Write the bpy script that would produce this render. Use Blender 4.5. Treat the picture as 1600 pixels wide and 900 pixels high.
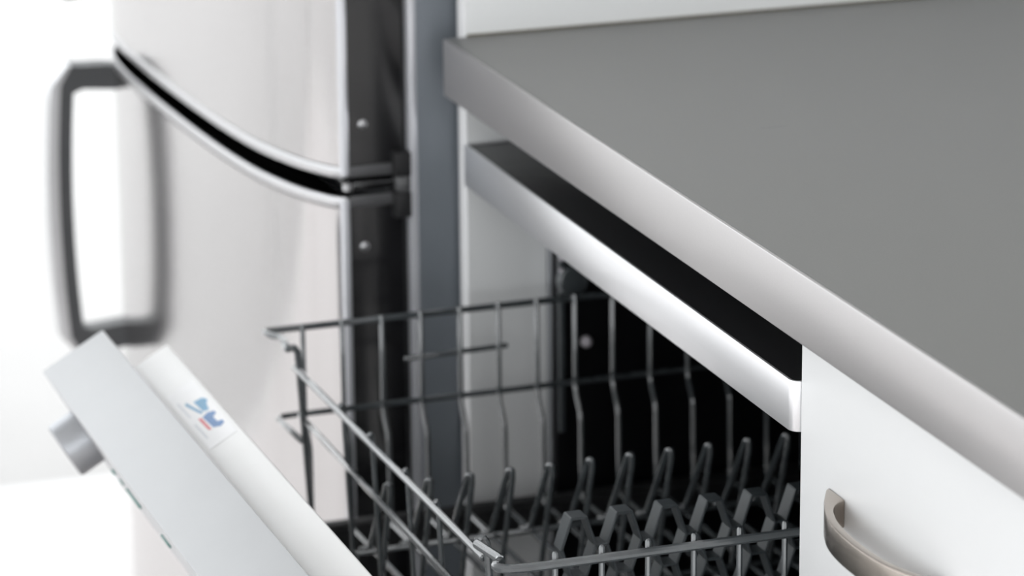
import bpy, bmesh, math
from mathutils import Vector, Matrix

# ------------------------------------------------------------------ clear
for o in list(bpy.data.objects):
    bpy.data.objects.remove(o, do_unlink=True)
SC = bpy.context.scene
COL = SC.collection

# ------------------------------------------------------------------ camera
# world: x = into the counter (wall side), y = along the counter away from the viewer, z = up, z=0 on the worktop
cam_d = bpy.data.cameras.new('camera')
cam = bpy.data.objects.new('camera', cam_d)
COL.objects.link(cam)
cam.location = (-0.80955, -2.47749, 0.58720)
cam.rotation_euler = (1.28257799, 0.00884802, -0.33677046)
cam_d.sensor_width = 36.0
cam_d.lens = 5857.36 / 1600.0 * 36.0
cam_d.clip_start = 0.05
cam_d.clip_end = 60
cam_d.dof.use_dof = True
cam_d.dof.focus_distance = 2.17
cam_d.dof.aperture_fstop = 7.5
SC.camera = cam

# ------------------------------------------------------------------ world, lights, exposure
SC.view_settings.view_transform = 'Standard'
SC.view_settings.look = 'None'
SC.view_settings.gamma = 1.0
SC.view_settings.use_curve_mapping = False
SC.view_settings.exposure = -1.55
W = bpy.data.worlds.new('overcast_sky')
SC.world = W
W.use_nodes = True
W.node_tree.nodes['Background'].inputs[0].default_value = (0.955, 0.98, 1.0, 1)
W.node_tree.nodes['Background'].inputs[1].default_value = 6.6


def sky_portal(name, loc, rot, sx, sy):
    """guides the sky's light through a window opening; gives off none of its own"""
    d = bpy.data.lights.new(name, 'AREA')
    d.shape = 'RECTANGLE'
    d.size = sx
    d.size_y = sy
    d.cycles.is_portal = True
    o = bpy.data.objects.new(name, d)
    COL.objects.link(o)
    o.location = loc
    o.rotation_euler = rot
    return o


FLOOR = -0.88
CEIL = 1.62
# all light is daylight: wide window on the left, window added behind the viewer for fill, glazed terrace door in the far wall
sky_portal('sky_portal_left', (-3.27, -1.27, 0.32), (0, -math.pi / 2, 0), 2.36, 5.66)
sky_portal('sky_portal_rear', (-1.25, -4.27, 0.46), (math.pi / 2, 0, 0), 3.5, 2.08)
sky_portal('sky_portal_far', (-1.395, 1.64, 0.31), (-math.pi / 2, 0, 0), 3.59, 2.38)

# ------------------------------------------------------------------ materials
MATS = {}


def mat(name, col, rough=0.5, metal=0.0, spec=0.5, var=0.0, vscale=40.0, rvar=0.0, bump=0.0, bscale=300.0,
        stretch=(1, 1, 1), coat=0.0, aniso=0.0):
    m = bpy.data.materials.new(name)
    m.use_nodes = True
    nt = m.node_tree
    b = nt.nodes['Principled BSDF']
    b.inputs['Roughness'].default_value = rough
    b.inputs['Metallic'].default_value = metal
    b.inputs['Specular IOR Level'].default_value = spec
    b.inputs['Coat Weight'].default_value = coat
    tc = nt.nodes.new('ShaderNodeTexCoord')
    mp = nt.nodes.new('ShaderNodeMapping')
    mp.inputs['Scale'].default_value = stretch
    nt.links.new(tc.outputs['Object'], mp.inputs['Vector'])
    n = nt.nodes.new('ShaderNodeTexNoise')
    n.inputs['Scale'].default_value = vscale
    n.inputs['Detail'].default_value = 4
    nt.links.new(mp.outputs['Vector'], n.inputs['Vector'])
    r = nt.nodes.new('ShaderNodeValToRGB')
    r.color_ramp.elements[0].position = 0.3
    r.color_ramp.elements[1].position = 0.7
    lo = [max(0, c * (1 - var)) for c in col]
    hi = [min(1, c * (1 + var)) for c in col]
    r.color_ramp.elements[0].color = (*lo, 1)
    r.color_ramp.elements[1].color = (*hi, 1)
    nt.links.new(n.outputs['Fac'], r.inputs['Fac'])
    nt.links.new(r.outputs['Color'], b.inputs['Base Color'])
    if rvar:
        mr = nt.nodes.new('ShaderNodeMapRange')
        mr.inputs['To Min'].default_value = max(0.02, rough - rvar)
        mr.inputs['To Max'].default_value = rough + rvar
        nt.links.new(n.outputs['Fac'], mr.inputs['Value'])
        nt.links.new(mr.outputs['Result'], b.inputs['Roughness'])
    if bump:
        n2 = nt.nodes.new('ShaderNodeTexNoise')
        n2.inputs['Scale'].default_value = bscale
        n2.inputs['Detail'].default_value = 3
        nt.links.new(mp.outputs['Vector'], n2.inputs['Vector'])
        bp = nt.nodes.new('ShaderNodeBump')
        bp.inputs['Strength'].default_value = bump
        bp.inputs['Distance'].default_value = 0.0006
        nt.links.new(n2.outputs['Fac'], bp.inputs['Height'])
        nt.links.new(bp.outputs['Normal'], b.inputs['Normal'])
    MATS[name] = m
    return m


mat('wall_paint', (0.92, 0.92, 0.91), 0.8, var=0.01, vscale=6, bump=0.1, bscale=120)
mat('ceiling_paint', (0.92, 0.92, 0.92), 0.9, var=0.01, vscale=6)
mat('floor_vinyl', (0.78, 0.745, 0.73), 0.35, var=0.015, vscale=5)
mat('white_lacquer', (0.81, 0.815, 0.815), 0.35, var=0.006, vscale=12, bump=0.04, bscale=200)
mat('panel_white', (0.90, 0.91, 0.91), 0.35, var=0.006, vscale=12)
mat('edge_white_lit', (0.93, 0.93, 0.935), 0.35, var=0.005, vscale=12)  # lighter copy of the panel white, brightens the lit front edge
mat('counter_top', (0.206, 0.207, 0.200), 0.42, metal=0.0, var=0.05, vscale=900, rvar=0.03, bump=0.05, bscale=900)
mat('counter_edge', (0.55, 0.535, 0.535), 0.30, metal=0.72, var=0.02, vscale=700, rvar=0.006)
mat('brushed_aluminium', (0.90, 0.90, 0.915), 0.28, metal=0.8, var=0.008, vscale=300, rvar=0.0, stretch=(1, 0.06, 1))
mat('gloss_black', (0.012, 0.012, 0.014), 0.22, var=0.15, vscale=60, rvar=0.04)
mat('tub_black', (0.004, 0.004, 0.005), 0.4, spec=0.3, var=0.1, vscale=30)
mat('rubber_black', (0.01, 0.01, 0.011), 0.6, var=0.1, vscale=80)
mat('wire_grey', (0.066, 0.075, 0.080), 0.18, spec=1.0, coat=1.0, var=0.08, vscale=120, rvar=0.05)
mat('soft_spike_grey', (0.032, 0.039, 0.043), 0.45, var=0.08, vscale=150)
mat('door_grey', (0.50, 0.51, 0.52), 0.42, var=0.012, vscale=25, bump=0.03, bscale=400)
mat('liner_white', (0.86, 0.86, 0.85), 0.35, var=0.01, vscale=20)
mat('chrome_satin', (0.40, 0.41, 0.43), 0.36, metal=1.0, var=0.03, vscale=60)
mat('nickel', (0.43, 0.385, 0.345), 0.26, metal=1.0, var=0.04, vscale=200, rvar=0.03, stretch=(1, 1, 0.1))
mat('fridge_steel', (0.585, 0.57, 0.57), 0.14, metal=1.0, var=0.006, vscale=20, rvar=0.004)
mat('fridge_trim', (0.60, 0.60, 0.61), 0.32, metal=0.8, var=0.01, vscale=20)
mat('fridge_edge', (0.75, 0.76, 0.80), 0.2, metal=0.5, var=0.01, vscale=20)
mat('fridge_side_dark', (0.010, 0.010, 0.011), 0.16, spec=0.7, var=0.05, vscale=30)
mat('fridge_body', (0.19, 0.21, 0.235), 0.33, metal=0.35, var=0.04, vscale=15)
mat('fridge_side_lip', (0.085, 0.085, 0.088), 0.35, var=0.03, vscale=30)
mat('handle_silver', (0.64, 0.64, 0.65), 0.35, metal=0.8, var=0.02, vscale=40)
mat('handle_dark', (0.06, 0.062, 0.065), 0.4, var=0.05, vscale=40)
mat('screw_steel', (0.55, 0.55, 0.56), 0.3, metal=1.0, var=0.03, vscale=200)
mat('print_blue', (0.20, 0.42, 0.62), 0.5, var=0.08, vscale=300)
mat('print_navy', (0.17, 0.30, 0.55), 0.5, var=0.08, vscale=300)
mat('print_red', (0.80, 0.22, 0.24), 0.5, var=0.08, vscale=300)
mat('print_grey', (0.70, 0.72, 0.76), 0.5, var=0.05, vscale=300)
mat('label_paper', (0.90, 0.90, 0.905), 0.35, var=0.01, vscale=100)
mat('button_green', (0.06, 0.20, 0.17), 0.4, var=0.1, vscale=100)
mat('seam_sealant', (0.16, 0.15, 0.12), 0.6, var=0.1, vscale=100)  # dark joint colour between worktop and panel
mat('clip_pale', (0.62, 0.58, 0.62), 0.3, var=0.05, vscale=100)

mat('terrace_concrete', (0.55, 0.54, 0.53), 0.8, var=0.03, vscale=3)
mat('window_glass', (1, 1, 1), 0.02)
_nt = MATS['window_glass'].node_tree
_tr = _nt.nodes.new('ShaderNodeBsdfTransparent')
_gl = _nt.nodes.new('ShaderNodeBsdfGlossy')
_gl.inputs['Roughness'].default_value = 0.02
_lw = _nt.nodes.new('ShaderNodeLayerWeight')
_lw.inputs['Blend'].default_value = 0.5
_pw = _nt.nodes.new('ShaderNodeMath')
_pw.operation = 'POWER'
_pw.inputs[1].default_value = 5.0
_nt.links.new(_lw.outputs['Facing'], _pw.inputs[0])
_fr = _nt.nodes.new('ShaderNodeMath')
_fr.operation = 'MULTIPLY_ADD'
_fr.inputs[1].default_value = 0.7
_fr.inputs[2].default_value = 0.02
_nt.links.new(_pw.outputs[0], _fr.inputs[0])
_mx = _nt.nodes.new('ShaderNodeMixShader')
_nt.links.new(_fr.outputs[0], _mx.inputs[0])
_nt.links.new(_tr.outputs[0], _mx.inputs[1])
_nt.links.new(_gl.outputs[0], _mx.inputs[2])
_nt.links.new(_mx.outputs[0], _nt.nodes['Material Output'].inputs['Surface'])

# a short hair scratch on the worktop, part of its material
m = MATS['counter_top']
nt = m.node_tree
bsdf = nt.nodes['Principled BSDF']
geo = nt.nodes.new('ShaderNodeNewGeometry')
sep = nt.nodes.new('ShaderNodeSeparateXYZ')
nt.links.new(geo.outputs['Position'], sep.inputs['Vector'])


def mth(op, a, b=None, c=None):
    n = nt.nodes.new('ShaderNodeMath')
    n.operation = op
    for i, v in enumerate((a, b, c)):
        if v is None:
            continue
        if isinstance(v, (int, float)):
            n.inputs[i].default_value = v
        else:
            nt.links.new(v, n.inputs[i])
    return n.outputs[0]


dx = mth('ABSOLUTE', mth('SUBTRACT', sep.outputs['X'], 0.118))
dy = mth('ABSOLUTE', mth('SUBTRACT', sep.outputs['Y'], -0.3233))
inl = mth('MULTIPLY', mth('LESS_THAN', dx, 0.009), mth('LESS_THAN', dy, 0.0006))
mix = nt.nodes.new('ShaderNodeMix')
mix.data_type = 'RGBA'
src = bsdf.inputs['Base Color'].links[0].from_socket
nt.links.new(mth('MULTIPLY', inl, 0.5), mix.inputs['Factor'])
nt.links.new(src, mix.inputs['A'])
mix.inputs['B'].default_value = (0.09, 0.09, 0.095, 1)
nt.links.new(mix.outputs['Result'], bsdf.inputs['Base Color'])


# ------------------------------------------------------------------ mesh helpers
def finish(name, bm, m, parent=None, smooth=False):
    me = bpy.data.meshes.new(name)
    bmesh.ops.recalc_face_normals(bm, faces=bm.faces)
    bm.to_mesh(me)
    bm.free()
    if smooth:
        for p in me.polygons:
            p.use_smooth = True
        try:
            me.set_sharp_from_angle(angle=math.radians(35))
        except Exception:
            pass
    me.materials.append(MATS[m])
    o = bpy.data.objects.new(name, me)
    COL.objects.link(o)
    if parent is not None:
        o.parent = parent
        o.matrix_parent_inverse = parent.matrix_world.inverted()
    return o


def thing(name, loc, label, cat, group=None):
    o = bpy.data.objects.new(name, None)
    COL.objects.link(o)
    o.location = loc
    o.matrix_world = Matrix.Translation(loc)
    o.empty_display_size = 0.05
    o['label'] = label
    o['category'] = cat
    if group:
        o['group'] = group
    return o


def struct(o):
    o['kind'] = 'structure'
    return o


def add_box(bm, x0, x1, y0, y1, z0, z1, M=None, bevel=0.0, seg=2):
    vs = [Vector((x, y, z)) for x in (x0, x1) for y in (y0, y1) for z in (z0, z1)]
    if M is not None:
        vs = [M @ v for v in vs]
    v = [bm.verts.new(c) for c in vs]
    F = [(0, 1, 3, 2), (4, 6, 7, 5), (0, 4, 5, 1), (2, 3, 7, 6), (0, 2, 6, 4), (1, 5, 7, 3)]
    fs = [bm.faces.new([v[i] for i in f]) for f in F]
    if bevel > 0:
        bmesh.ops.recalc_face_normals(bm, faces=fs)
        es = list({e for f in fs for e in f.edges})
        bmesh.ops.bevel(bm, geom=es, offset=bevel, segments=seg, profile=0.5, affect='EDGES')


def box(name, x0, x1, y0, y1, z0, z1, m, parent=None, bevel=0.0, M=None, seg=2):
    bm = bmesh.new()
    add_box(bm, x0, x1, y0, y1, z0, z1, M, bevel, seg)
    return finish(name, bm, m, parent, smooth=bevel > 0)


def add_prism(bm, pts, axis, a, b, M=None):
    """pts 2D outline; extruded along axis from a to b. axis 'z': pts are (x,y); 'y': pts are (x,z)."""
    def v3(p, t):
        v = Vector((p[0], p[1], t)) if axis == 'z' else Vector((p[0], t, p[1]))
        return M @ v if M is not None else v
    A = [bm.verts.new(v3(p, a)) for p in pts]
    B = [bm.verts.new(v3(p, b)) for p in pts]
    n = len(pts)
    bm.faces.new(A)
    bm.faces.new(B[::-1])
    for i in range(n):
        j = (i + 1) % n
        bm.faces.new((A[i], B[i], B[j], A[j]))


def fillet(pts, r, n=5):
    """round the inner corners of a 3D polyline"""
    P = [Vector(p) for p in pts]
    out = [P[0]]
    for i in range(1, len(P) - 1):
        a, b, c = P[i - 1], P[i], P[i + 1]
        rr = min(r, (a - b).length * 0.48, (c - b).length * 0.48)
        s = b + (a - b).normalized() * rr
        e = b + (c - b).normalized() * rr
        for k in range(n + 1):
            t = k / n
            out.append(s * (1 - t) ** 2 + b * 2 * t * (1 - t) + e * t * t)
    out.append(P[-1])
    return out


def add_tube(bm, pts, r, sides=8, cap=True):
    P = [Vector(p) for p in pts]
    n = len(P)
    tan = []
    for i in range(n):
        if i == 0:
            t = P[1] - P[0]
        elif i == n - 1:
            t = P[-1] - P[-2]
        else:
            t = (P[i + 1] - P[i]).normalized() + (P[i] - P[i - 1]).normalized()
        tan.append(t.normalized())
    ref = Vector((0, 0, 1)) if abs(tan[0].z) < 0.9 else Vector((1, 0, 0))
    nrm = (ref - tan[0] * ref.dot(tan[0])).normalized()
    rings = []
    for i in range(n):
        nrm = (nrm - tan[i] * nrm.dot(tan[i])).normalized()
        bn = tan[i].cross(nrm)
        rings.append([bm.verts.new(P[i] + (nrm * math.cos(2 * math.pi * k / sides) + bn * math.sin(2 * math.pi * k / sides)) * r)
                      for k in range(sides)])
    for i in range(n - 1):
        for k in range(sides):
            l = (k + 1) % sides
            bm.faces.new((rings[i][k], rings[i][l], rings[i + 1][l], rings[i + 1][k]))
    if cap:
        for ring, c, s in ((rings[0], P[0] - tan[0] * r * 0.6, 1), (rings[-1], P[-1] + tan[-1] * r * 0.6, -1)):
            inner = [bm.verts.new(c + (v.co - (P[0] if s == 1 else P[-1])) * 0.55) for v in ring]
            for k in range(sides):
                l = (k + 1) % sides
                bm.faces.new((ring[k], ring[l], inner[l], inner[k]))
            bm.faces.new(inner)


def tube(name, pts, r, m, parent, sides=8, rad=0.0):
    bm = bmesh.new()
    add_tube(bm, fillet(pts, rad) if rad else pts, r, sides)
    return finish(name, bm, m, parent, smooth=True)


def add_lathe(bm, prof, seg, M):
    """prof list of (radius, height) revolved about local z, then transformed by M"""
    rings = []
    for r, h in prof:
        rings.append([bm.verts.new(M @ Vector((r * math.cos(2 * math.pi * k / seg), r * math.sin(2 * math.pi * k / seg), h)))
                      for k in range(seg)])
    for i in range(len(rings) - 1):
        for k in range(seg):
            l = (k + 1) % seg
            bm.faces.new((rings[i][k], rings[i][l], rings[i + 1][l], rings[i + 1][k]))
    bm.faces.new(rings[0])
    bm.faces.new(rings[-1][::-1])


def lathe(name, prof, M, m, parent, seg=20):
    bm = bmesh.new()
    add_lathe(bm, prof, seg, M)
    return finish(name, bm, m, parent, smooth=True)


def axis_mat(loc, zdir, xdir=(0, 1, 0)):
    z = Vector(zdir).normalized()
    x = Vector(xdir)
    x = (x - z * x.dot(z)).normalized()
    y = z.cross(x)
    M = Matrix((x, y, z)).transposed().to_4x4()
    M.translation = Vector(loc)
    return M


def copy_part(o, dx, parent):
    c = o.copy()
    COL.objects.link(c)
    c.parent = parent
    c.matrix_parent_inverse = o.matrix_parent_inverse.copy()
    c.location = o.location + Vector((dx, 0, 0))
    return c


# ------------------------------------------------------------------ the room
XL, XR, YB, YF = -3.2, 0.66, -4.2, 1.57
struct(box('floor', XL - .2, XR + .2, YB - .2, YF + .06, FLOOR - .1, FLOOR, 'floor_vinyl'))
struct(box('ceiling', XL - .2, XR + .2, YB - .2, YF + .2, CEIL, CEIL + .1, 'ceiling_paint'))
struct(box('wall_right', XR, XR + .2, YB, YF, FLOOR, CEIL, 'wall_paint'))
struct(box('terrace_ground', -14, 14, -14, 14, FLOOR - .2, FLOOR - .002, 'terrace_concrete'))


def wall_with_hole(name, along, fixed0, fixed1, a0, a1, h0, h1, z0, z1):
    bm = bmesh.new()

    def bx(p0, p1, q0, q1):
        if along == 'y':
            add_box(bm, fixed0, fixed1, p0, p1, q0, q1)
        else:
            add_box(bm, p0, p1, fixed0, fixed1, q0, q1)
    bx(a0, h0, FLOOR, CEIL)
    bx(h1, a1, FLOOR, CEIL)
    if z0 > FLOOR + 1e-4:
        bx(h0, h1, FLOOR, z0)
    bx(h0, h1, z1, CEIL)
    return struct(finish(name, bm, 'wall_paint'))


wall_with_hole('wall_left', 'y', XL - .06, XL, YB, YF, -4.1, 1.56, FLOOR + .004, 1.5)
wall_with_hole('wall_back', 'x', YB - .06, YB, XL, XR, -3.0, 0.5, FLOOR + .3, 1.5)
wall_with_hole('wall_far', 'x', YF, YF + .06, XL - .06, XR + .2, -3.19, 0.4, FLOOR, 1.5)


def window(name, along, f0, f1, a0, a1, z0, z1, tb=0.05):
    bm = bmesh.new()
    t = 0.028

    def bx(p0, p1, q0, q1):
        if along == 'y':
            add_box(bm, f0, f1, p0, p1, q0, q1)
        else:
            add_box(bm, p0, p1, f0, f1, q0, q1)
    bx(a0, a0 + t, z0, z1)
    bx(a1 - t, a1, z0, z1)
    bx(a0 + t, a1 - t, z0, z0 + tb)
    bx(a0 + t, a1 - t, z1 - t, z1)
    mid = (a0 + a1) / 2
    bx(mid - t / 2, mid + t / 2, z0 + tb, z1 - t)
    w = struct(finish(name, bm, 'white_lacquer'))
    fm = (f0 + f1) / 2
    for p0, p1 in ((a0 + t, mid - t / 2), (mid + t / 2, a1 - t)):
        if along == 'y':
            box('pane', fm - .002, fm + .002, p0, p1, z0 + tb, z1 - t, 'window_glass', w)
        else:
            box('pane', p0, p1, fm - .002, fm + .002, z0 + tb, z1 - t, 'window_glass', w)
    return w


window('window_1', 'y', XL - .05, XL - .02, -4.1, 1.56, FLOOR + .004, 1.5, tb=0.004)
window('fill_window', 'x', YB - .05, YB - .02, -3.0, 0.5, FLOOR + .3, 1.5)  # unseen window, added to fill the faces turned towards the viewer
window('door_1', 'x', YF + .02, YF + .05, -3.19, 0.4, FLOOR, 1.5, tb=0.002)

XP = 0.017          # plane of the cabinet fronts and of the tall panel's front edge

# ------------------------------------------------------------------ refrigerator
FY0, FY1 = 0.030, 0.630
fr = thing('refrigerator', (0.25, 0.33, FLOOR), 'tall silver refrigerator with bowed doors and dark grey side, left of the white panel', 'refrigerator')
# bowed front outline, x for y
PROF = [(0.0345, -0.0665), (0.040, -0.072), (0.050, -0.0775), (0.064, -0.0840), (0.078, -0.0890), (0.092, -0.0930), (0.112, -0.0978), (0.136, -0.1024),
        (0.168, -0.1065), (0.201, -0.1095), (0.240, -0.1122), (0.280, -0.1142), (0.325, -0.1160), (0.367, -0.1172), (0.42, -0.1182),
        (0.47, -0.1185), (0.51, -0.1175), (0.54, -0.1150), (0.565, -0.1100), (0.59, -0.1010), (0.61, -0.0900), (0.622, -0.078)]
XB = -0.0205        # back of the doors


def prof_x(y):
    for (a, xa), (b, xb) in zip(PROF, PROF[1:]):
        if a <= y <= b:
            return xa + (xb - xa) * (y - a) / (b - a)
    return PROF[0][1]


def smooth_curve(pts, n=3):
    out = []
    P = [Vector((p[0], p[1], 0)) for p in pts]
    for i in range(len(P) - 1):
        p0, p1, p2, p3 = P[max(i - 1, 0)], P[i], P[i + 1], P[min(i + 2, len(P) - 1)]
        for k in range(n):
            t = k / n
            v = 0.5 * ((2 * p1) + (p2 - p0) * t + (2 * p0 - 5 * p1 + 4 * p2 - p3) * t * t + (3 * p1 - p0 - 3 * p2 + p3) * t ** 3)
            out.append((v.x, v.y))
    out.append((P[-1].x, P[-1].y))
    return out


CURVE = smooth_curve(PROF, 3)


def fridge_door(name, z0, z1, lip_z0, lip_z1, handle_z0, handle_z1, screw_z):
    # core of the door (dark plastic side), the steel skin in front, end lips, corner highlight strip
    core = [(x + 0.004, y) for y, x in CURVE if 0.037 < y < 0.618]
    outline = [(XB, FY0 + 0.006), (-0.062, FY0 + 0.0055)] + core + [(-0.066, FY1 - 0.006), (XB, FY1 - 0.006)]
    bm = bmesh.new()
    add_prism(bm, outline, 'z', z0 + 0.004, z1 - 0.004)
    door = finish(name, bm, 'fridge_side_dark', fr, smooth=True)
    # skin
    bm = bmesh.new()
    cur = [(x, y) for y, x in CURVE]
    back = [(x + 0.0035, y) for y, x in CURVE][::-1]
    add_prism(bm, cur + back, 'z', min(z0, z1) + (0.009 if lip_z0 <= z0 + .01 else 0), z1 - (0.009 if lip_z1 >= z1 - .01 else 0))
    finish('front_skin', bm, 'fridge_steel', door, smooth=True)
    # pale strip that paints in the highlight down the near corner
    bm = bmesh.new()
    add_prism(bm, [(-0.0680, 0.0350), (-0.0665, 0.0330), (-0.0635, 0.0322), (-0.0615, 0.0330), (-0.0615, 0.037), (-0.066, 0.040)], 'z', z0 + 0.002, z1 - 0.002)
    finish('corner_highlight', bm, 'fridge_edge', door, smooth=True)
    # end lips
    for a, b in ((lip_z0, lip_z0 + 0.0085), (lip_z1 - 0.0085, lip_z1)):
        bm = bmesh.new()
        lip = [(x - 0.0006, y) for y, x in CURVE]
        ol = [(-0.0640, FY0 + 0.0030)] + lip
        il = [(x + 0.0030, y + (0.0025 if y < 0.1 else 0)) for x, y in lip][::-1] + [(-0.0620, FY0 + 0.0058)]
        box('side_lip', -0.0618, XB, FY0 + 0.0030, FY0 + 0.0057, a, b, 'fridge_side_lip', door, bevel=0.0010)
        add_prism(bm, ol + il, 'z', a, b)
        bmesh.ops.recalc_face_normals(bm, faces=bm.faces)
        ed = [e for e in bm.edges if abs(e.verts[0].co.z - e.verts[1].co.z) < 1e-6]
        bmesh.ops.bevel(bm, geom=ed, offset=0.0018, segments=2, profile=0.5, affect='EDGES')
        finish('end_lip', bm, 'fridge_trim', door, smooth=True)
    # screw on the dark side
    lathe('screw', [(0.0035, 0), (0.0035, 0.0012), (0.002, 0.0022)], axis_mat((-0.0500, FY0 + 0.0065, screw_z), (0, -1, 0), (1, 0, 0)), 'screw_steel', door, 12)
    # handle: a bowed D with a dark inner side and a silver front
    hy, hw = 0.540, 0.0105
    n = 16
    xo = prof_x(hy)
    outer, inner, front = [], [], []
    for k in range(n + 1):
        t = k / n
        z = handle_z0 + (handle_z1 - handle_z0) * t
        bow = 4 * t * (1 - t)
        e = max(0.0, 1 - min(t, 1 - t) / 0.07) ** 2 * 0.008
        outer.append((-0.1625 - 0.0065 * bow + e, z))
        front.append((-0.1695 - 0.0075 * bow + e * 1.5, z))
    for k in range(n + 1):
        t = k / n
        z = handle_z0 + 0.024 + (handle_z1 - handle_z0 - 0.048) * t
        bow = 4 * t * (1 - t)
        inner.append((-0.1525 - 0.0045 * bow, z))
    bm = bmesh.new()
    arm_b = [(xo + 0.004, handle_z0 + 0.004), (-0.125, handle_z0 + 0.0015), (-0.145, handle_z0 + 0.001)]
    arm_t = [(-0.145, handle_z1 - 0.001), (-0.125, handle_z1 - 0.0015), (xo + 0.004, handle_z1 - 0.004)]
    poly = arm_b + outer + arm_t + [(xo + 0.004, handle_z1 - 0.024), (-0.144, handle_z1 - 0.021)] + inner[::-1] + [(-0.144, handle_z0 + 0.021), (xo + 0.004, handle_z0 + 0.024)]
    add_prism(bm, poly, 'y', hy - hw, hy + hw)
    finish('handle', bm, 'handle_dark', door, smooth=True)
    bm = bmesh.new()
    f2 = [(x, z) for x, z in front]
    o2 = [(x + 0.0004, z) for x, z in outer]
    add_prism(bm, f2 + o2[::-1], 'y', hy - hw - 0.001, hy + hw + 0.001)
    finish('handle_front', bm, 'handle_silver', door, smooth=True)
    return door


TOPZ = 0.86
fridge_door('upper_door', -0.1050, TOPZ - 0.01, -0.1050, TOPZ - 0.01, -0.0655, 0.19, -0.0665)
fridge_door('lower_door', FLOOR + 0.09, -0.1190, FLOOR + 0.09, -0.1190, -0.374, -0.1215, -0.158)
box('body', -0.0150, 0.62, FY0, FY1, FLOOR + 0.03, TOPZ, 'fridge_body', fr, bevel=0.004, seg=3)
box('front_flange', -0.0165, -0.0105, FY0 - 0.0012, FY1 + 0.001, FLOOR + 0.08, TOPZ - 0.005, 'fridge_edge', fr, bevel=0.0015)
bm = bmesh.new()
add_box(bm, -0.0215, -0.0150, FY0 + 0.009, FY1 - 0.01, -0.095, TOPZ - 0.02)
add_box(bm, -0.0215, -0.0150, FY0 + 0.009, FY1 - 0.01, FLOOR + 0.1, -0.13)
finish('door_gasket', bm, 'rubber_black', fr)
hg = box('hinge', -0.064, -0.016, FY0 + 0.004, FY0 + 0.05, -0.1155, -0.1085, 'fridge_side_dark', fr, bevel=0.0015)
lathe('hinge_pin', [(0.0032, 0), (0.0042, 0.001), (0.0042, 0.006), (0.0022, 0.0075)], axis_mat((-0.0615, FY0 + 0.007, -0.1155), (0, 0, 1), (1, 0, 0)), 'screw_steel', hg, 14)
for z0, z1 in ((-0.1065, -0.0880), (-0.1370, -0.1180)):
    box('hinge_clip', -0.0290, -0.0160, FY0 - 0.0030, FY0 + 0.012, z0, z1, 'rubber_black', hg, bevel=0.0015)
lathe('hinge_knuckle', [(0.0055, 0), (0.0065, 0.002), (0.0065, 0.010), (0.0055, 0.012)], axis_mat((-0.0210, FY0 + 0.0035, -0.1180), (0, 0, 1), (1, 0, 0)), 'fridge_side_lip', hg, 16)
box('kick_plate', -0.005, 0.02, FY0 + 0.01, FY1 - 0.01, FLOOR + 0.005, FLOOR + 0.075, 'rubber_black', fr)
for fx in (0.05, 0.55):
    for fy in (0.07, 0.59):
        lathe('foot', [(0.02, 0), (0.02, 0.01), (0.008, 0.012), (0.008, 0.032)], Matrix.Translation((fx, fy, FLOOR)), 'rubber_black', fr, 12)

# ------------------------------------------------------------------ tall white panel between fridge and worktop
pn = thing('end_panel', (0.33, 0.0095, FLOOR), 'tall white side panel standing between refrigerator and grey worktop', 'panel')
box('board', XP + 0.0008, 0.64, 0.0006, 0.0182, FLOOR, 0.95, 'panel_white', pn)
box('lit_edge_band', XP, XP + 0.0009, 0.0006, 0.0182, FLOOR, 0.95, 'edge_white_lit', pn, bevel=0.0004)  # front edge of the board, its stronger light put into the colour

# ------------------------------------------------------------------ worktop
CT = 0.0415
ct = thing('countertop', (0.31, -0.6, -CT), 'grey kitchen worktop with a thick metallic front edge', 'countertop')
box('slab', 0.0022, 0.655, -1.215, 0.0, -CT, 0.0, 'counter_top', ct, bevel=0.0012)
box('front_edge', 0.0, 0.0028, -1.215, 0.0, -CT, -0.0003, 'counter_edge', ct, bevel=0.0011)
box('sealant_seam', XP + 0.001, 0.654, -0.0022, 0.0007, -0.0002, 0.0016, 'seam_sealant', ct, bevel=0.0006)

# ------------------------------------------------------------------ drawer cabinet
cb = thing('drawer_cabinet', (0.32, -0.9, FLOOR), 'white base cabinet with a curved metal drawer handle under the worktop', 'cabinet')
CY0, CY1 = -1.200, -0.6005
bm = bmesh.new()
add_box(bm, XP + 0.021, 0.60, CY1 - 0.018, CY1 - 0.0015, FLOOR + 0.1, -CT - 0.0005)
add_box(bm, XP + 0.021, 0.60, CY0 + 0.0015, CY0 + 0.018, FLOOR + 0.1, -CT - 0.0005)
add_box(bm, XP + 0.021, 0.60, CY0 + 0.018, CY1 - 0.018, FLOOR + 0.1, FLOOR + 0.118)
add_box(bm, 0.592, 0.60, CY0 + 0.018, CY1 - 0.018, FLOOR + 0.118, -CT - 0.0005)
finish('carcass', bm, 'white_lacquer', cb)
dz = [(-0.262, -0.0440), (-0.52, -0.265), (FLOOR + 0.102, -0.523)]


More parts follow.
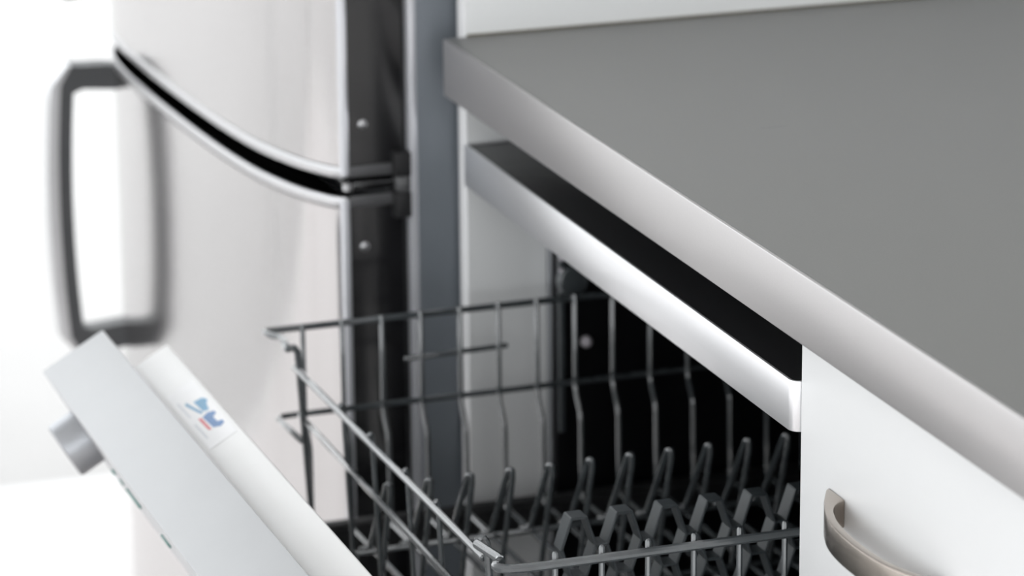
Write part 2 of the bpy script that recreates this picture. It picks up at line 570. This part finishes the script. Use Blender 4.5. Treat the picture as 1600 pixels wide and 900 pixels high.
def bow_handle(parent, zc):
    yc = -0.7285
    half_o = [(0.0168, 0.0860), (0.0140, 0.0840), (0.0065, 0.0698), (0.0020, 0.0600), (-0.0017, 0.0504), (-0.0050, 0.0400), (-0.0073, 0.0282), (-0.0087, 0.0130), (-0.0090, 0.0)]
    half_i = [(0.0168, 0.0650), (0.0133, 0.0638), (0.0078, 0.0580), (0.0038, 0.0510), (0.0010, 0.0425), (-0.0010, 0.0350), (-0.0026, 0.0250), (-0.0036, 0.0120), (-0.0039, 0.0)]
    outer = smooth_curve([(x, yc + d) for x, d in half_o] + [(x, yc - d) for x, d in half_o[-2::-1]], 2)
    inner = smooth_curve([(x, yc + d) for x, d in half_i] + [(x, yc - d) for x, d in half_i[-2::-1]], 2)
    n = len(outer) - 1
    bm = bmesh.new()
    # quad strips so that the crescent section stays clean
    h0, h1 = zc - 0.0085, zc + 0.0085
    ro = [[bm.verts.new((x, y, z)) for z in (h0, h1)] for x, y in outer]
    ri = [[bm.verts.new((x, y, z)) for z in (h0, h1)] for x, y in inner]
    for k in range(n):
        bm.faces.new((ro[k][0], ro[k][1], ro[k + 1][1], ro[k + 1][0]))
        bm.faces.new((ri[k][0], ri[k + 1][0], ri[k + 1][1], ri[k][1]))
        for q in (0, 1):
            bm.faces.new((ro[k][q], ri[k][q], ri[k + 1][q], ro[k + 1][q]))
    for k in (0, n):
        bm.faces.new((ro[k][0], ri[k][0], ri[k][1], ro[k][1]))
    bmesh.ops.recalc_face_normals(bm, faces=bm.faces)
    ed = [e for e in bm.edges if abs(e.verts[0].co.z - e.verts[1].co.z) < 1e-6 and len(e.link_faces) == 2
          and abs(e.link_faces[0].normal.dot(e.link_faces[1].normal)) < 0.5]
    bmesh.ops.bevel(bm, geom=ed, offset=0.0007, segments=2, profile=0.5, affect='EDGES')
    h = finish('handle', bm, 'nickel', parent, smooth=True)
    h['label'] = 'curved brushed nickel strap handle'
    return h


for i, (a, b) in enumerate(dz):
    df = box('drawer_front', XP, XP + 0.019, CY0 + 0.001, CY1, a, b, 'white_lacquer', cb, bevel=0.0010)
    if i == 0:
        bow_handle(df, -0.1355)
box('plinth', XP + 0.06, XP + 0.075, CY0, CY1, FLOOR, FLOOR + 0.099, 'white_lacquer', cb)

# ------------------------------------------------------------------ dishwasher
dw = thing('dishwasher', (0.32, -0.3, FLOOR), 'dishwasher with black interior and tilted open door, built in beneath the worktop', 'dishwasher')
DY0, DY1 = -0.5975, -0.0030
TX = 0.080
TZ0, TZ1 = -0.755, -0.112
bm = bmesh.new()
w = 0.010
add_box(bm, TX, 0.61, DY1 - w, DY1, TZ0, TZ1)
add_box(bm, TX, 0.61, DY0, DY0 + w, TZ0, TZ1)
add_box(bm, TX, 0.61, DY0 + w, DY1 - w, TZ1 - w, TZ1)
add_box(bm, TX, 0.61, DY0 + w, DY1 - w, TZ0, TZ0 + w)
add_box(bm, 0.60, 0.61, DY0 + w, DY1 - w, TZ0 + w, TZ1 - w)
tub = finish('tub', bm, 'tub_black', dw)
box('tub_flange', TX - 0.004, TX, DY1 - 0.006, DY1, TZ0, TZ1, 'chrome_satin', tub, bevel=0.0008)
box('tub_flange', TX - 0.004, TX, DY0, DY0 + 0.006, TZ0, TZ1, 'chrome_satin', tub, bevel=0.0008)
box('base', 0.07, 0.61, DY0, DY1, FLOOR + 0.02, TZ0 - 0.001, 'tub_black', dw)
box('kick_plate', 0.075, 0.085, DY0, DY1, FLOOR, FLOOR + 0.09, 'rubber_black', dw)

# silver bar across the top of the opening, wrapping round its ends, with a black cover behind its lip
BZ0, BZ1, BX = -0.1085, -0.0775, 0.0135
R = 0.007


def bar_outline(off, back):
    """plan outline of the bar, inset by off"""
    x0, y0, y1 = BX + off, DY0 + 0.0006 + off, DY1 - 0.0003 - off
    r = R - off
    pts = [(back, y0)]
    for k in range(7):
        a = math.pi * 1.5 - (math.pi / 2) * k / 6
        pts.append((x0 + r + r * math.cos(a), y0 + r + r * math.sin(a)))
    r2 = max(0.0006, 0.002 - off)
    for k in range(5):
        a = math.pi - (math.pi / 2) * k / 4
        pts.append((x0 + r2 + r2 * math.cos(a), y1 - r2 + r2 * math.sin(a)))
    pts.append((back, y1))
    return pts


bm = bmesh.new()
o_, i_ = bar_outline(0, 0.079), bar_outline(0.0022, 0.079)
n = len(o_)
vo = [[bm.verts.new((x, y, z)) for z in (BZ0, BZ1)] for x, y in o_]
vi = [[bm.verts.new((x, y, z)) for z in (BZ0, BZ1)] for x, y in i_]
for k in range(n - 1):
    bm.faces.new((vo[k][0], vo[k + 1][0], vo[k + 1][1], vo[k][1]))
    bm.faces.new((vi[k][0], vi[k][1], vi[k + 1][1], vi[k + 1][0]))
    for q in (0, 1):
        bm.faces.new((vo[k][q], vi[k][q], vi[k + 1][q], vo[k + 1][q]))
for k in (0, n - 1):
    bm.faces.new((vo[k][0], vi[k][0], vi[k][1], vo[k][1]))
bmesh.ops.recalc_face_normals(bm, faces=bm.faces)
ed = [e for e in bm.edges if abs(e.verts[0].co.z - e.verts[1].co.z) < 1e-6 and len(e.link_faces) == 2
      and abs(e.link_faces[0].normal.dot(e.link_faces[1].normal)) < 0.5]
bmesh.ops.bevel(bm, geom=ed, offset=0.0008, segments=2, profile=0.5, affect='EDGES')
bar = finish('top_bar', bm, 'brushed_aluminium', dw, smooth=True)
bar['label'] = 'brushed silver bar across the top of the dishwasher opening'
bm = bmesh.new()
add_prism(bm, bar_outline(0.0023, 0.30), 'z', BZ0 + 0.001, BZ1 - 0.0012)
finish('bar_cover', bm, 'gloss_black', bar)
box('back_filler', 0.30, 0.31, DY0, DY1, BZ0, -CT - 0.001, 'tub_black', dw)

# rail clips and roller just inside the far side of the tub, and a wall plug
lathe('rail_roller', [(0.0045, 0), (0.0105, 0.001), (0.0115, 0.003), (0.0115, 0.009), (0.0105, 0.011), (0.0045, 0.012)],
      axis_mat((0.0895, DY1 - 0.012, -0.1830), (0, -1, 0), (1, 0, 0)), 'wire_grey', tub, 20)
box('rail_bracket', 0.0805, 0.0850, DY1 - 0.0155, DY1 - 0.0102, -0.30, -0.115, 'wire_grey', tub, bevel=0.0008)
for z, s in ((-0.1655, 0.0022), (-0.1755, 0.0020), (-0.1860, 0.0034)):
    lathe('rail_clip', [(s, 0), (s * 1.1, 0.001), (s * 0.7, 0.003)], axis_mat((0.0822, DY1 - 0.0158, z), (0, -1, 0), (1, 0, 0)), 'clip_pale', tub, 12)
lathe('wall_plug', [(0.0045, 0), (0.0045, 0.002), (0.0028, 0.005), (0.001, 0.006)], axis_mat((0.1030, DY1 - 0.0102, -0.2330), (0, -1, 0), (1, 0, 0)), 'clip_pale', tub, 14)
# spray arm hub at the back of the tub, dark
lathe('spray_pipe', [(0.012, 0), (0.012, 0.25), (0.010, 0.255)], axis_mat((0.585, -0.30, TZ0 + 0.012), (0, 0, 1), (1, 0, 0)), 'soft_spike_grey', tub, 16)

# door, tilted 30 degrees from closed
TH = math.radians(30)
DT = Vector((-0.256, 0, -0.187))            # inner top edge
DN = Vector((-math.cos(TH), 0, -math.sin(TH)))
DU = Vector((-math.sin(TH), 0, math.cos(TH)))
DM = Matrix((DN, Vector((0, 1, 0)), DU)).transposed().to_4x4()   # local x = outward, y = y, z = up along the door
DM.translation = DT
LEN = 0.655
door = box('door', 0.0, 0.030, -0.5955, -0.0045, -LEN, -0.010, 'door_grey', dw, bevel=0.0015, M=DM)
fas = box('control_fascia', -0.0002, 0.051, -0.5960, -0.0040, -0.092, 0.0, 'door_grey', door, bevel=0.0012, M=DM)
lin = box('inner_liner', -0.0310, -0.0003, -0.5700, -0.0300, -LEN + 0.03, -0.0260, 'liner_white', door, bevel=0.0020, M=DM)
lathe('knob', [(0.0208, 0.0), (0.0208, 0.0160), (0.0202, 0.0186), (0.0188, 0.0196), (0.002, 0.0197)],
      axis_mat(DM @ Vector((0.0512, -0.053, -0.040)), DN, (0, 1, 0)), 'chrome_satin', door, 36)
for y0, y1, h in ((-0.1165, -0.1115, 0.0016), (-0.1400, -0.1330, 0.0010), (-0.1885, -0.1530, 0.0016), (-0.2680, -0.2480, 0.0014), (-0.36, -0.33, 0.0014)):
    box('button', 0.0510, 0.0510 + h, y0, y1, -0.0495, -0.0465, 'button_green', door, bevel=0.0004, M=DM)


# printed sticker on the liner's top: local coords on that face, (x outward, y)
def print_poly(name, pts, m, zoff):
    bm = bmesh.new()
    vs = [bm.verts.new(DM @ Vector((a, b, -0.0260 + zoff + 0.0001))) for b, a in pts]
    f = bm.faces.new(vs)
    r = bmesh.ops.extrude_face_region(bm, geom=[f])
    bmesh.ops.translate(bm, verts=[v for v in r['geom'] if isinstance(v, bmesh.types.BMVert)], vec=DU * -0.0004)
    return finish(name, bm, m, door)


print_poly('sticker', [(-0.112, -0.006), (-0.112, -0.0275), (-0.228, -0.0275), (-0.228, -0.006)], 'label_paper', 0.0002)
print_poly('sticker_mark', [(-0.1432, -0.0122), (-0.1655, -0.0158), (-0.1715, -0.0172), (-0.1690, -0.0186), (-0.1620, -0.0172), (-0.1400, -0.0138)], 'print_blue', 0.0003)
print_poly('sticker_mark', [(-0.1465, -0.0180), (-0.1690, -0.0190), (-0.1720, -0.0228), (-0.1610, -0.0240), (-0.1570, -0.0262), (-0.1520, -0.0258), (-0.1480, -0.0240)], 'print_blue', 0.0003)
print_poly('sticker_mark', [(-0.1770, -0.0160), (-0.2010, -0.0172), (-0.2060, -0.0215), (-0.2040, -0.0250), (-0.1990, -0.0250), (-0.1960, -0.0218), (-0.1860, -0.0216), (-0.1830, -0.0250), (-0.1780, -0.0246), (-0.1745, -0.0205)], 'print_navy', 0.0003)
print_poly('sticker_mark', [(-0.1755, -0.0130), (-0.1995, -0.0136), (-0.2025, -0.0156), (-0.1765, -0.0152)], 'print_red', 0.0003)
print_poly('sticker_mark', [(-0.1330, -0.0085), (-0.1650, -0.0092), (-0.1660, -0.0102), (-0.1335, -0.0097)], 'print_grey', 0.0003)
print_poly('sticker_mark', [(-0.1800, -0.0085), (-0.2100, -0.0090), (-0.2110, -0.0102), (-0.1805, -0.0097)], 'print_grey', 0.0003)

# ------------------------------------------------------------------ dish rack
RK = thing('dish_rack', (0.10, -0.293, -0.37), 'grey wire dish rack pulled part way out of the dishwasher', 'dish rack')
WG = 'wire_grey'
FYR, NYR, RZ = -0.0400, -0.5460, -0.1900
XB2 = 0.345
tube('rim_rail', [(XB2, FYR, RZ), (-0.1485, FYR, RZ), (-0.1475, FYR - 0.008, RZ), (-0.1400, FYR - 0.020, RZ), (-0.1455, FYR - 0.050, RZ + 0.001)], 0.0025, WG, RK, 8, 0.006)
tube('rim_rail', [(XB2, NYR, RZ), (-0.1300, NYR + 0.0002, RZ), (-0.1420, NYR + 0.0022, RZ), (-0.1476, NYR + 0.0070, RZ), (-0.1470, NYR + 0.0110, RZ), (-0.1405, NYR + 0.0175, RZ), (-0.1457, NYR + 0.0485, RZ)], 0.0029, WG, RK, 10, 0.006)
tube('rim_rail', [(XB2, FYR, RZ), (XB2 + 0.003, (FYR + NYR) / 2, RZ - 0.002), (XB2, NYR, RZ)], 0.0026, WG, RK, 8)
tube('lower_rail', [(XB2, FYR - 0.0005, -0.2540), (-0.1415, FYR - 0.0005, -0.2540), (-0.1385, FYR - 0.056, -0.2545)], 0.0022, WG, RK, 8, 0.010)
tube('lower_rail', [(XB2, NYR + 0.0005, -0.2540), (-0.1415, NYR + 0.0005, -0.2540), (-0.1385, NYR + 0.056, -0.2545)], 0.0022, WG, RK, 8, 0.010)
tube('cup_rail', [(-0.0430, FYR + 0.0035, -0.2230), (0.0330, FYR + 0.0035, -0.2215)], 0.0020, WG, RK, 8)
# front: posts, rails, uprights
for y in (-0.0885, -0.4930):
    tube('corner_post', [(-0.1440, y, -0.1893), (-0.1405, y, -0.1880), (-0.1378, y, -0.1925), (-0.1290, y, -0.338)], 0.0024, WG, RK, 8, 0.002)
tube('front_rail', [(-0.1388, -0.0845, -0.2045), (-0.1380, -0.4870, -0.2035)], 0.0024, WG, RK, 10)
tube('front_rail', [(-0.1340, -0.0780, -0.2420), (-0.1345, -0.4950, -0.2450)], 0.0022, WG, RK, 8)
for y in (-0.1850, -0.2500, -0.3255, -0.3885):
    tube('front_upright', [(-0.1375, y, -0.2030), (-0.1352, y, -0.2005), (-0.1342, y, -0.2040), (-0.1280, y, -0.338)], 0.0018, WG, RK, 8, 0.0012)
# hoops: down the far side, under the basket, up the near side
X0, X1, DX = -0.1213, -0.1125, 0.0292
bm = bmesh.new()
add_tube(bm, fillet([(X0, FYR - 0.0040, RZ + 0.003), (X0, FYR - 0.0045, -0.258), (X0, FYR - 0.0160, -0.274), (X0, FYR - 0.0175, -0.338),
                     (X1, NYR + 0.0175, -0.338), (X1, NYR + 0.0160, -0.274), (X1, NYR + 0.0045, -0.258), (X1, NYR + 0.0040, RZ + 0.0055)], 0.006, 4), 0.0019, 8)
hoop = finish('basket_hoop', bm, WG, RK, smooth=True)
for i in range(1, 16):
    copy_part(hoop, DX * i, RK)
# cross wires under the basket
for y in (-0.305, -0.42, -0.49):
    tube('cross_wire', [(-0.1360, y, -0.3415), (XB2, y, -0.3415)], 0.0021, WG, RK, 8)
tube('tine_base_wire', [(-0.1340, -0.2115, -0.2975), (XB2, -0.2115, -0.2975)], 0.0023, WG, RK, 8)
tube('tine_base_wire', [(-0.1300, -0.2200, -0.3405), (XB2, -0.2200, -0.3405)], 0.0021, WG, RK, 8)
# hairpin tines
TX0, TDX = -0.1240, 0.02845
bm = bmesh.new()
add_tube(bm, fillet([(TX0 - 0.008, -0.2115, -0.2950), (TX0 - 0.0015, -0.2120, -0.2945), (TX0 - 0.0005, -0.2480, -0.2385), (TX0 + 0.0010, -0.2510, -0.2375), (TX0 + 0.0015, -0.2500, -0.2440), (TX0 + 0.0015, -0.2310, -0.3000), (TX0 + 0.0015, -0.2210, -0.3385)], 0.004, 4), 0.0021, 8)
tine = finish('tine', bm, WG, RK, smooth=True)
for i in range(1, 16):
    copy_part(tine, TDX * i, RK)
# black slide rails on both sides
for y in (-0.0270, -0.5590):
    bm = bmesh.new()
    add_box(bm, -0.125, 0.40, y - 0.006, y + 0.006, -0.368, -0.344, bevel=0.0015)
    add_box(bm, -0.110, 0.40, y - 0.0085, y + 0.003, -0.352, -0.347)
    finish('slide_rail', bm, 'rubber_black', RK, smooth=True)
# soft honeycomb strip
bm = bmesh.new()
HY, HZ, PIT, HA, HS, HH, HT, HD = -0.460, -0.1945, 0.0296, 0.0047, 0.0112, 0.0190, 0.0019, 0.0065
HX0 = -0.0695


def strip(p, q):
    a, b = Vector((p[0], 0, p[1])), Vector((q[0], 0, q[1]))
    d = (b - a).normalized()
    nn = Vector((-d.z, 0, d.x))
    a -= d * HT * 0.35
    b += d * HT * 0.35
    M = Matrix((d, Vector((0, 1, 0)), nn)).transposed().to_4x4()
    M.translation = (a + b) / 2 + Vector((0, HY, 0))
    L = (b - a).length / 2
    add_box(bm, -L, L, -HD, HD, -HT / 2, HT / 2, M, bevel=0.0005, seg=1)


NC = 9
for i in range(NC):
    cx = HX0 + PIT * i
    for k in range(0, 6):
        z = HZ - HH * k
        if k % 2 == 0:
            strip((cx - HA, z), (cx + HA, z))
            wa, wb = HA, HS
        else:
            if i < NC - 1:
                strip((cx + HS, z), (cx + PIT - HS, z))
            wa, wb = HS, HA
        if k < 5:
            for s in (-1, 1):
                strip((cx + s * wa, z), (cx + s * wb, z - HH))
finish('soft_spike_strip', bm, 'soft_spike_grey', RK, smooth=True)
for i in (0, 4, 8):
    box('strip_foot', HX0 + PIT * i - 0.004, HX0 + PIT * i + 0.004, HY - 0.005, HY + 0.005, -0.3405, HZ - HH * 4 - 0.001, 'soft_spike_grey', RK, bevel=0.001)
